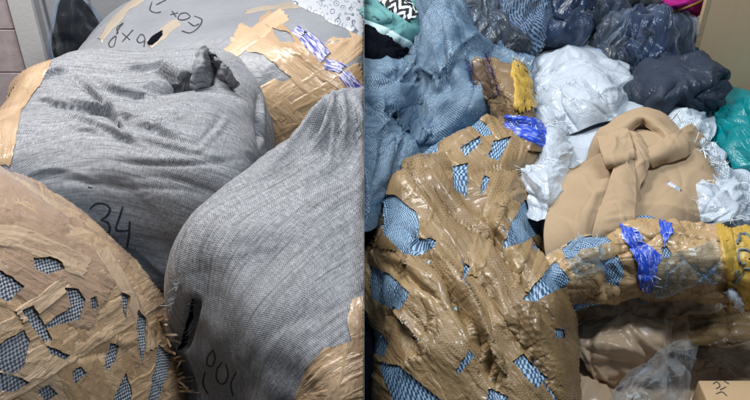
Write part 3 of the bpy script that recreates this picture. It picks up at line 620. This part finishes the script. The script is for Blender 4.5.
    strip('printed_tape', tr2, [(626, 220), (640, 255), (650, 296)], 40, M['royal'], t, off=.0062, wr=.001, keep=[(619, 225), (634, 231), (645, 245), (663, 257), (656, 275), (648, 293), (641, 288), (634, 262)])
    strip('printed_tape', tr2, [(664, 216), (668, 232), (663, 252)], 18, M['royal'], t, off=.0062, wr=.001, keep=[(656, 223), (673, 222), (671, 236), (664, 250), (662, 238)])
    strip('yellow_tape', tr2, [(722, 222), (730, 260), (736, 306)], 15, M['yellow'], t, off=.0062, wr=.001)
    strip('yellow_tape', tr2, [(744, 222), (750, 260), (754, 306)], 30, M['yellow'], t, off=.0056, wr=.001)
    strip('clear_tape', tr2, [(650, 280), (690, 268), (716, 262)], 36, M['filmwhite'], t, off=.009, wr=.004)
    strip('clear_tape', tr2, [(572, 268), (590, 262), (606, 254)], 24, M['filmwhite'], t, off=.010, wr=.005, bulge=.006)
    oval = [(743 + 6.5 * math.cos(a * .628), 257 + 6 * math.sin(a * .628)) for a in range(2, 12)]
    for p in (oval, [(750, 270), (745, 268), (742, 271), (742, 276), (739, 280), (735, 279), (734, 274), (736, 270)], [(738, 246), (737, 240), (742, 236), (748, 238), (752, 243)]):
        strip('printed_letter', tr2, p, 3.2, M['letter'], t, off=.0085, wr=0, step=.8, jag=0)
    # liner hanging below the rim
    L = [[at_y(540., 270., 1.24), at_y(600., 268., 1.27), at_y(660., 262., 1.29), at_y(720., 262., 1.29), at_y(800., 262., 1.28)],
         [at_y(550., 320., 1.14), at_y(610., 318., 1.19), at_y(660., 318., 1.21), at_y(720., 318., 1.20), at_y(800., 318., 1.17)],
         [at_y(565., 365., 1.00), at_y(610., 350., 1.08), at_y(660., 350., 1.12), at_y(720., 345., 1.11), at_y(800., 345., 1.08)],
         [at_y(580., 405., .90), at_y(620., 400., .93), at_y(670., 385., 1.0), at_y(720., 380., 1.02), at_y(800., 380., .98)],
         [at_y(590., 470., .78), at_y(630., 470., .78), at_y(680., 470., .8), at_y(730., 470., .8), at_y(800., 470., .8)]]
    L = resample(np.array(L), 50, 60); L = crumple(L, 1.04, 1.04, -.01, .025, 60, .4, 61, .14); L = resample(L, 130, 150); L = creases(L, arc(L), 45, .30, .014, .020, 15, 40, 63); L = creases(L, arc(L), 60, .10, .004, .006, None, 0, 64)
    sheet('plastic_liner', L, M['liner'], t, thick=.001); tr3 = bvh_of(L)
    Fp = net([[(566, 330, .44), (600, 322, .46), (640, 318, .465), (672, 326, .45)], [(572, 345, .455), (604, 338, .475), (640, 332, .48), (668, 336, .46)], [(588, 366, .43), (612, 364, .445), (640, 356, .45), (662, 348, .44)], [(600, 392, .36), (620, 390, .37), (644, 376, .38), (664, 362, .38)]], 50, 60)
    Fp = creases(crumple(Fp, 1.04, 1.04, -.004, .012, 30, .4, 65, .08, pin=False), arc(Fp), 60, .16, .008, .010, 20, 50, 66); sheet('torn_flap', Fp, M['liner'], t, thick=.001)
    strip('tape_strip', tr3, [(690, 330), (720, 330), (760, 318)], 34, M['brown'], t, off=.002, wr=.003)
    Cf = net([[(628, 372, .43), (648, 356, .455), (672, 346, .46), (694, 350, .44)], [(620, 390, .43), (644, 374, .46), (668, 364, .465), (690, 366, .445)], [(612, 410, .42), (638, 396, .45), (664, 386, .455), (688, 386, .435)], [(608, 430, .40), (634, 420, .43), (660, 412, .435), (686, 410, .42)]], 50, 50)
    Cf = creases(crumple(Cf, 1.06, 1.06, -.004, .016, 40, .3, 67, .05, pin=False), arc(Cf), 40, .12, .008, .010, None, 0, 68); sheet('clear_film', Cf, M['filmwhite'], t)
    strip('paper_scrap', tr2, [(727, 288), (735, 296), (741, 306)], [12, 10, 3], M['white'], t, off=.012, wr=.002)
    # frayed edges
    e = [surf(tr2, x, y, .004) for x, y in ((566, 250), (580, 242), (600, 240))]; e = [q for q in e if not np.isnan(q).any()]
    if len(e) > 1: threads(t, e, [0, .1, 1], M['thread'], 30, .012, .0006, 4)
    e = [surf(tr2, x, y, .009) for x, y in ((632, 232), (640, 250), (650, 270), (652, 285))]; e = [q for q in e if not np.isnan(q).any()]
    if len(e) > 1: threads(t, e, [.8, -.5, .3], M['thread'], 40, .014, .0006, 5)
build_opened_bale()

def build_white_mound():
    c = (.56, 1.55, 0); t = thing('plastic_sheet', 'crumpled white plastic sheet bulging out of the opened bale', 'plastic', c)
    P = dome(56, c, .40, .28, .575, 3.5, 3.2); ins = np.array(c) + [0, 0, .2]
    X = crumple(P, 1.06, 1.06, -.008, .025, 50, .3, 71, .09, inside=ins); X = resample(smooth(X), 170, 170); X = creases(X, arc(X), 110, .18, .008, .015, None, 0, 73, ins); X = creases(X, arc(X), 160, .07, .003, .005, None, 0, 74, ins)
    X = side(X, 1); sheet('plastic', X, M['white'], t); tr = bvh_of(X)
    for x, y, k in ((548, 130, 1), (555, 170, 2), (548, 205, 3), (700, 190, 4), (690, 215, 5), (735, 205, 6), (600, 120, 7), (640, 100, 8)):
        p = surf(tr, x, y, .004)
        if not np.isnan(p).any(): threads(t, [p + np.array([-.02, 0, 0]), p + np.array([.02, 0, .0])], [0, -.8, .6], M['thread'], 16, .03, .0006, k)
    for p, wd in (([(566, 84), (570, 98), (566, 112)], [10, 16, 12]), ([(574, 90), (580, 96)], [8, 8]), ([(552, 168), (556, 185)], [8, 10]), ([(712, 196), (720, 208)], [10, 12])):
        strip('paper_scrap', tr, p, wd, M['card'], t, off=.004, wr=.003, rough=.3)
    return tr
TRW = build_white_mound()

def build_coat():
    b = at_z(630., 200., .0); t = thing('folded_coat', 'folded beige coat with knotted belt lying on the white plastic', 'coat', (.5, 1.4, .5))
    Z = [[.55, .575, .585, .58, .55], [.59, .625, .635, .63, .575], [.60, .63, .63, .625, .585], [.595, .625, .625, .615, .585], [.56, .575, .575, .57, .55]]
    PX = [[(574, 168), (602, 146), (642, 130), (680, 140), (708, 164)], [(560, 185), (600, 160), (640, 145), (685, 150), (716, 178)], [(550, 205), (595, 195), (640, 185), (685, 182), (722, 200)], [(545, 235), (590, 225), (635, 220), (680, 215), (715, 218)], [(548, 275), (590, 265), (635, 262), (680, 255), (712, 250)]]
    P = np.array([[at_z(float(x), float(y), z) for (x, y), z in zip(r, zr)] for r, zr in zip(PX, Z)])
    P = resample(P, 60, 60); X = crumple(P, 1.03, 1.03, -.004, .014, 50, .5, 81, .10, pin=False); X = resample(smooth(X, 3), 120, 120); X = creases(X, arc(X), 22, .28, .007, .018, 70, 40, 83); X = creases(X, arc(X), 50, .10, .002, .006, None, 0, 84)
    sheet('coat_body', X, M['beige'], t, thick=.004); tr = bvh_of(X)
    def band(name, rows, hs, mat='beige', k=0):
        """a folded band: rows across it (outer, middle, inner) with their heights"""
        R = np.array([[at_z(float(x), float(y), z) for (x, y), z in zip(r, h)] for r, h in zip(rows, hs)]); R = resample(R, 60, 30) + np.array([0, 0, .007])
        R = smooth(crumple(R, 1.03, 1.02, -.002, .006, 30, .4, 400 + k, .05, pin=False)); sheet(name, creases(R, arc(R), 22, .09, .0035, .005, None, 0, 410 + k), M[mat], t, thick=.004)
    band('collar', [[(588, 168), (598, 164), (606, 160)], [(594, 142), (606, 142), (616, 146)], [(612, 124), (620, 130), (627, 138)], [(640, 112), (641, 119), (641, 127)], [(666, 122), (661, 129), (654, 136)], [(690, 146), (678, 149), (666, 153)], [(706, 172), (692, 174), (678, 174)]],
         [[.57, .59, .58], [.60, .638, .622], [.60, .645, .628], [.60, .648, .632], [.60, .645, .63], [.60, .638, .628], [.56, .59, .57]], k=1)
    band('lapel', [[(640, 156), (646, 163), (650, 170)], [(660, 146), (664, 156), (668, 165)], [(680, 132), (686, 144), (692, 156)], [(694, 126), (702, 138), (710, 152)]], [[.65, .65, .632], [.654, .652, .63], [.65, .645, .625], [.58, .58, .57]], k=2)
    band('belt', [[(624, 136), (632, 137), (639, 141)], [(630, 147), (638, 150), (647, 156)], [(632, 162), (640, 166), (646, 174)], [(626, 180), (632, 186), (638, 192)], [(622, 200), (630, 206), (640, 208)]], [[.652, .655, .648], [.658, .662, .652], [.656, .658, .645], [.64, .643, .636], [.62, .625, .615]], 'beigeband', 3)
    band('belt', [[(616, 163), (624, 160), (632, 161)], [(609, 185), (621, 183), (634, 187)], [(600, 208), (616, 207), (634, 212)], [(592, 234), (611, 232), (632, 232)], [(588, 252), (611, 250), (632, 248)]], [[.66, .665, .66], [.65, .655, .648], [.642, .646, .639], [.632, .636, .628], [.60, .605, .595]], 'beigeband', 4)
    band('belt_knot', [[(596, 141), (611, 136), (626, 134)], [(599, 152), (615, 148), (632, 146)], [(604, 168), (619, 165), (634, 160)], [(607, 171), (620, 168), (634, 163)]], [[.654, .658, .658], [.668, .672, .67], [.664, .668, .666], [.635, .645, .645]], 'beigeband', 5)
    strip('care_tag', tr, [(668, 184), (674, 188), (679, 191)], 3, M['white'], t, off=.006, wr=0)
build_coat()

def build_blue_sheet():
    t = thing('woven_sheet', 'bunched pale blue woven sheet with torn frayed edge behind the brown taped bale', 'sheet', (.2, 1.7, .5))
    rows = [[(345, 48, .50), (385, 62, .52), (412, 40, .56), (432, -30, .62), (462, -25, .62), (490, 10, .55), (525, 40, .50)],
            [(345, 66, .60), (385, 72, .60), (418, 62, .59), (436, -5, .70), (464, 5, .68), (492, 35, .60), (530, 60, .56)],
            [(345, 95, .64), (385, 100, .64), (420, 85, .59), (440, 45, .68), (466, 45, .66), (495, 60, .61), (530, 74, .60)],
            [(345, 130, .65), (380, 132, .65), (412, 118, .57), (440, 98, .60), (470, 80, .65), (497, 84, .63), (530, 88, .60)],
            [(345, 170, .64), (375, 172, .64), (402, 155, .62), (430, 142, .56), (470, 112, .62), (500, 104, .61), (530, 104, .58)],
            [(345, 230, .58), (368, 230, .57), (395, 195, .52), (430, 170, .48), (470, 140, .5), (500, 130, .5), (530, 125, .5)]]
    P = net(rows, 56, 56); X = crumple(P, 1.06, 1.06, -.012, .03, 60, .4, 91, .10, pin=False); X = resample(smooth(X), 170, 170); u_ = arc(resample(P, 170, 170)); X = creases(X, u_, 12, .40, .018, .028, 70, 35, 95); X = creases(X, u_, 60, .30, .014, .012, 65, 30, 93); X = creases(X, u_, 120, .12, .006, .007, None, 0, 94)
    X = pfolds(X, ((372, 100, 430, 150, .014, 5, 4), (440, 10, 452, 100, .012, 4, -3), (462, 20, 475, 100, .014, 4, 3), (370, 90, 418, 78, .012, 4, 3), (385, 120, 372, 190, .012, 4, 3), (405, 130, 390, 180, .012, 4, 2)))
    X = side(X, 1); sheet('cloth', X, M['denim'], t, arc(resample(P, 170, 170)), thick=.001); tr = bvh_of(X)
    e = [surf(tr, x, y, .006) for x, y in ((415, 72), (440, 70), (470, 60))]; threads(t, [v for v in e if not np.isnan(v).any()], [0, -.5, .5], M['denim'], 25, .024, .0008, 25)
build_blue_sheet()

def drape(name, part, label, cat, rows, mat, base, seed, ex=1.08, hi=.02, n=90, thick=.003, group=None, sm=1, cra=.45):
    t = thing(name, label, cat, base, group); P = net(rows, 40, 40); X = crumple(P, ex, ex, -.006, hi, 50, .35, seed, .06, pin=False); X = resample(smooth(X, sm), n, n)
    X = creases(X, arc(X), 60, .15, hi * cra, .011, None, 0, seed + 1); X = creases(X, arc(X), 60, .06, hi * .12, .005, None, 0, seed + 2); X = side(X, 1)
    sheet(part, X, mat, t, thick=thick); return t, X
t, X = drape('folded_garment', 'cloth', 'mint green garment with black and white zigzag print at the back corner', 'garment',
    [[(350, -30, .58), (380, -30, .60), (405, -30, .60), (430, -25, .58)], [(350, 0, .60), (380, 0, .63), (408, 0, .62), (436, 5, .58)], [(350, 30, .60), (380, 30, .62), (410, 32, .60), (436, 40, .55)], [(350, 56, .5), (380, 60, .52), (412, 64, .5), (436, 70, .48)]], M['mint'], (.08, 2.1, .5), 101)
tr = bvh_of(X)
strip('printed_hem', tr, [(380, -8), (400, 5), (414, 18)], [16, 22, 14], M['zig'], t, off=.006, bulge=.006, wr=0)
strip('pale_panel', tr, [(364, 26), (385, 36), (408, 46)], [12, 16, 12], M['palemint'], t, off=.006, bulge=.006, wr=0)
strip('fold', tr, [(364, 14), (378, 18), (392, 20)], [12, 14, 8], M['mint'], t, off=.008, bulge=.01, wr=0, thick=.002)
drape('black_garment', 'cloth', 'black cloth in the corner between mint garment and pale blue woven sheet', 'garment',
    [[(350, 32, .58), (370, 32, .60), (388, 40, .60), (404, 55, .56)], [(350, 50, .62), (370, 50, .63), (390, 56, .62), (404, 66, .56)], [(350, 74, .58), (372, 76, .58), (392, 80, .56), (404, 84, .5)]], M['dark'], (.06, 1.9, .5), 111)
drape('dark_garment', 'cloth', 'dark navy cloth on the floor at the lower left of the torn bale', 'garment',
    [[(340, 250, .44), (366, 255, .46), (385, 290, .46), (410, 330, .44)], [(340, 320, .47), (366, 320, .48), (385, 340, .47), (410, 370, .44)], [(340, 420, .42), (366, 425, .44), (395, 430, .44), (420, 430, .42)]], M['dark'], (.04, .95, .4), 115)

def bagged(px, py, y, sx, sy, th, rx, rz, mat, label, seed, film=True, group='bagged garments at the back'):
    ctr = at_y(float(px), float(py), y); t = thing('bagged_garment', label, 'bagged garment', tuple(ctr), group)
    P = dome(36, (0, 0, 0), sx, sy, th, 4.5, 2.8); P = P + .012 * fbm(P / .06 + seed, seed, 2)[..., None] * np.array([1, 1, .6]) * np.clip(P[..., 2:] / th * 2, 0, 1); ins = np.array([0, 0, -th])
    def body(P, e, hi, s, n, ca, cw, nc=50):
        X = crumple(P, e, e, -.004, hi, 50, .3, s, .05, inside=ins, pin=True); X = resample(smooth(X), n, n); return creases(X, arc(X), nc, .18, ca, cw, 80, 30, s + 1, ins)
    from mathutils import Euler
    Rm = np.array(Euler((math.radians(rx), 0, math.radians(rz))).to_matrix())
    def put(name, X, mat):
        Q = X * [1, 1, -.5]; n = X.shape[0]; V = np.concatenate([X.reshape(-1, 3), Q.reshape(-1, 3)]) @ Rm.T + ctr; F = np.concatenate([quads(n, n), quads(n, n)[:, ::-1] + n * n]); u = arc(X).reshape(-1, 2)
        V[:, 0] = np.maximum(V[:, 0], .0016)
        return mesh_obj(name, V, F, mat, t, np.concatenate([u, u + .3]))
    put('garment', body(P, 1.06, .014, seed, 90, .009, .011), mat)
    if film: put('plastic_bag', body(P * 1.04 + [0, 0, .003], 1.06, .010, seed + 3, 120, .007, .008, 60), M['film'])
M['black'] = mat_cloth('black_knit', (.010, .011, .016), (.016, .018, .025), wrink=.006, coat=.9); M['greycloth'] = mat_cloth('grey_knit', (.045, .055, .075), (.07, .082, .105), wrink=.005, coat=.9)
for i, a in enumerate([(478, 18, 1.98, .060, .105, .05, 38, 28, M['greycloth'], 'clear bag with dark grey garment leaning beside the blue woven sheet'),
          (526, 8, 2.02, .075, .12, .06, 42, -32, M['key'], 'navy garment with maze print in a clear bag'),
          (508, 46, 1.93, .065, .05, .04, 28, 24, M['black'], 'small dark bag below the maze printed garment'),
          (564, 16, 1.99, .060, .085, .05, 50, -16, M['navy'], 'navy garment bag right of the maze printed one'),
          (600, 4, 2.06, .070, .085, .05, 40, 14, M['char'], 'wide dark bag behind the white plastic at the top middle'),
          (614, 42, 1.95, .040, .075, .040, 58, -22, M['greycloth'], 'narrow grey bagged garment between the white plastic and the puffy navy bag'),
          (647, 40, 1.93, .056, .082, .050, 50, 12, M['navy'], 'puffy clear bag with crumpled navy garment above the dark jacket'),
          (636, -6, 2.10, .075, .06, .05, 36, -8, M['black'], 'black bag at the top edge above the puffy bags'),
          (676, 42, 1.97, .040, .070, .042, 52, 3, M['char'], 'clear bagged dark garment under the magenta cloth')]):
    bagged(*a, seed=200 + 7 * i)
# dark heap that carries the bags
c = (.52, 2.08, 0); P = dome(40, c, .50, .34, .50, 3, 3); X = crumple(P, 1.06, 1.06, -.006, .02, 40, .3, 301, .08, inside=np.array(c) + [0, 0, .2]); X = side(resample(smooth(X), 90, 90), 1)
tag(sheet('dark_heap', X, M['dark']), 'black cloth covered heap underneath the bagged garments', 'heap')
t, X = drape('magenta_garment', 'cloth', 'magenta cloth with gold trim on top of the bagged garments', 'garment',
    [[(654, -25, .60), (675, -28, .62), (695, -28, .62), (712, -25, .60)], [(654, -5, .66), (675, -5, .69), (695, -8, .69), (710, -10, .65)], [(657, 6, .65), (672, 10, .67), (692, 5, .67), (706, -2, .64)], [(660, 12, .58), (673, 17, .58), (692, 12, .58), (706, 4, .58)]], M['magenta'], (.8, 2.1, .5), 121)
tr = bvh_of(X); strip('gold_trim', tr, [(658, 7), (672, 11), (692, 5), (706, -2)], 3, M['gold'], t, off=.003, wr=0, step=1)
strip('gold_trim', tr, [(690, -12), (700, -4), (706, 2)], 3, M['gold'], t, off=.003, wr=0, step=1)
t, X = drape('dark_jacket', 'cloth', 'charcoal jacket crumpled between the bagged garments and wooden panel', 'jacket',
    [[(632, 72, .52), (655, 58, .55), (680, 60, .56), (705, 66, .56), (722, 80, .52)], [(630, 92, .58), (655, 78, .63), (682, 74, .64), (706, 80, .63), (724, 94, .57)], [(634, 110, .57), (658, 100, .63), (684, 94, .64), (706, 98, .62), (722, 108, .56)], [(642, 122, .52), (662, 116, .55), (686, 112, .56), (706, 114, .55), (720, 118, .5)]], M['char'], (.75, 1.75, .5), 131, 1.12, .026, 150, .003, None, 0, .5)
t, X = drape('frayed_sheet', 'cloth', 'frayed pale blue woven sheet beside the coat collar', 'sheet',
    [[(662, 122, .56), (685, 116, .58), (712, 116, .56)], [(668, 140, .60), (692, 136, .61), (718, 140, .58)], [(690, 160, .58), (706, 160, .6), (730, 168, .56)], [(715, 190, .56), (728, 190, .58), (755, 196, .54)], [(720, 225, .55), (740, 225, .57), (775, 225, .52)]], M['paleblue'], (.7, 1.6, .5), 141, 1.12, .025)
tr = bvh_of(X)
for x, y, k in ((672, 128, 1), (690, 150, 2), (700, 150, 3), (715, 165, 4), (725, 185, 5), (735, 215, 6), (750, 205, 7)):
    p = surf(tr, x, y, .004)
    if not np.isnan(p).any(): threads(t, [p - [.025, 0, 0], p + np.array([.025, 0, 0])], [-.2, -.6, .7], M['thread'], 40, .035, .001, k)
# white plastic pieces round the coat
for i, (rows, lb) in enumerate(((
    [[(532, 66, .54), (560, 50, .57), (590, 46, .57), (622, 62, .54)], [(535, 90, .58), (562, 76, .62), (594, 70, .63), (630, 84, .58)], [(545, 112, .58), (568, 104, .62), (600, 98, .63), (632, 106, .58)], [(560, 140, .55), (580, 132, .58), (604, 122, .59), (630, 122, .55)]], 'torn white plastic bag peaked above the coat collar'),
    ([[(540, 100, .56), (552, 96, .58), (566, 104, .57)], [(534, 140, .59), (550, 140, .62), (568, 146, .58)], [(530, 180, .59), (545, 180, .62), (560, 186, .58)], [(534, 222, .56), (546, 222, .59), (558, 220, .56)]], 'strip of crumpled clear white film left of the coat'),
    ([[(688, 186, .56), (715, 178, .58), (750, 190, .56)], [(680, 205, .585), (712, 200, .61), (755, 210, .57)], [(672, 222, .58), (705, 222, .60), (750, 232, .56)], [(680, 238, .54), (705, 240, .56), (745, 245, .53)]], 'frayed white plastic right of the coat hem'))):
    b = np.array([at_z(*map(float, q)) for q in rows[1]]).mean(0)
    t, X = drape('plastic_scrap', 'film', lb, 'plastic', rows, M['white'], (b[0], b[1], .5), 151 + 9 * i, 1.05, .028, 110, .0008, 'white plastic scraps', 1, .3)
    tr = bvh_of(X); rd = random.Random(i)
    for k in range(5):
        q = X[rd.randrange(20, 80), rd.randrange(20, 80)]; threads(t, [q - [.02, .01, 0], q + np.array([.02, .01, 0])], [rd.uniform(-1, 1), -.6, .5], M['thread'], 12, .03, .0006, k + 9 * i)
tr = bvh_of(X)
# teal bag
p = at_z(748., 152., .50); c = (p[0], p[1], 0); t = thing('plastic_bag', 'teal plastic bag at the right edge below the wooden panel', 'bag', c)
P = net([[(716, 96, .40), (735, 92, .46), (770, 90, .48), (800, 95, .46)], [(708, 122, .50), (732, 112, .57), (768, 108, .59), (810, 112, .56)], [(708, 146, .52), (734, 142, .59), (770, 138, .61), (815, 140, .57)], [(716, 172, .50), (740, 172, .56), (772, 172, .58), (815, 174, .54)], [(724, 196, .40), (745, 200, .44), (775, 202, .46), (815, 204, .42)]], 50, 50)
X = crumple(P, 1.08, 1.08, -.01, .03, 60, .3, 171, .07, pin=False); X = resample(smooth(X), 140, 140); X = creases(X, arc(X), 60, .24, .014, .012, 60, 30, 172); X = creases(X, arc(X), 60, .10, .005, .006, None, 0, 173); sheet('bag', X, M['teal'], t, thick=.001)
# wooden panel
x0 = at_y(704., 30., 1.95)[0]; t = thing('wooden_panel', 'pale wooden cabinet panel standing upright at the right edge', 'panel', (x0, 1.95, 0))
box('panel_face', (x0 + .0, 1.95, 0), (x0 + .5, 1.965, 1.2), M['wood'], t, .001); box('edge_band', (x0 - .014, 1.949, 0), (x0 - .0005, 1.966, 1.2), M['woodedge'], t, .001)
# cardboard box in the lower right corner
p = at_z(698., 380., .46); t = thing('cardboard_box', 'cardboard box with small pen marks in the bottom right corner', 'box', (p[0], p[1], 0))
a = math.radians(2); b = box('carton', (p[0], p[1] - .3, 0), (p[0] + .35, p[1], .46), M['card'], t, .003)
tb = BVHTree.FromPolygons([(p[0], p[1] - .3, .46), (p[0] + .35, p[1] - .3, .46), (p[0] + .35, p[1], .46), (p[0], p[1], .46)], [[0, 1, 2, 3]])
for q in ([(713, 384), (717, 382), (720, 386), (716, 389)], [(720, 390), (726, 387)], [(716, 394), (722, 392), (727, 396)], [(724, 381), (729, 384)]): strip('ink_mark', tb, q, 1.1, M['ink'], t, off=.0008, wr=0, step=.6, jag=0)
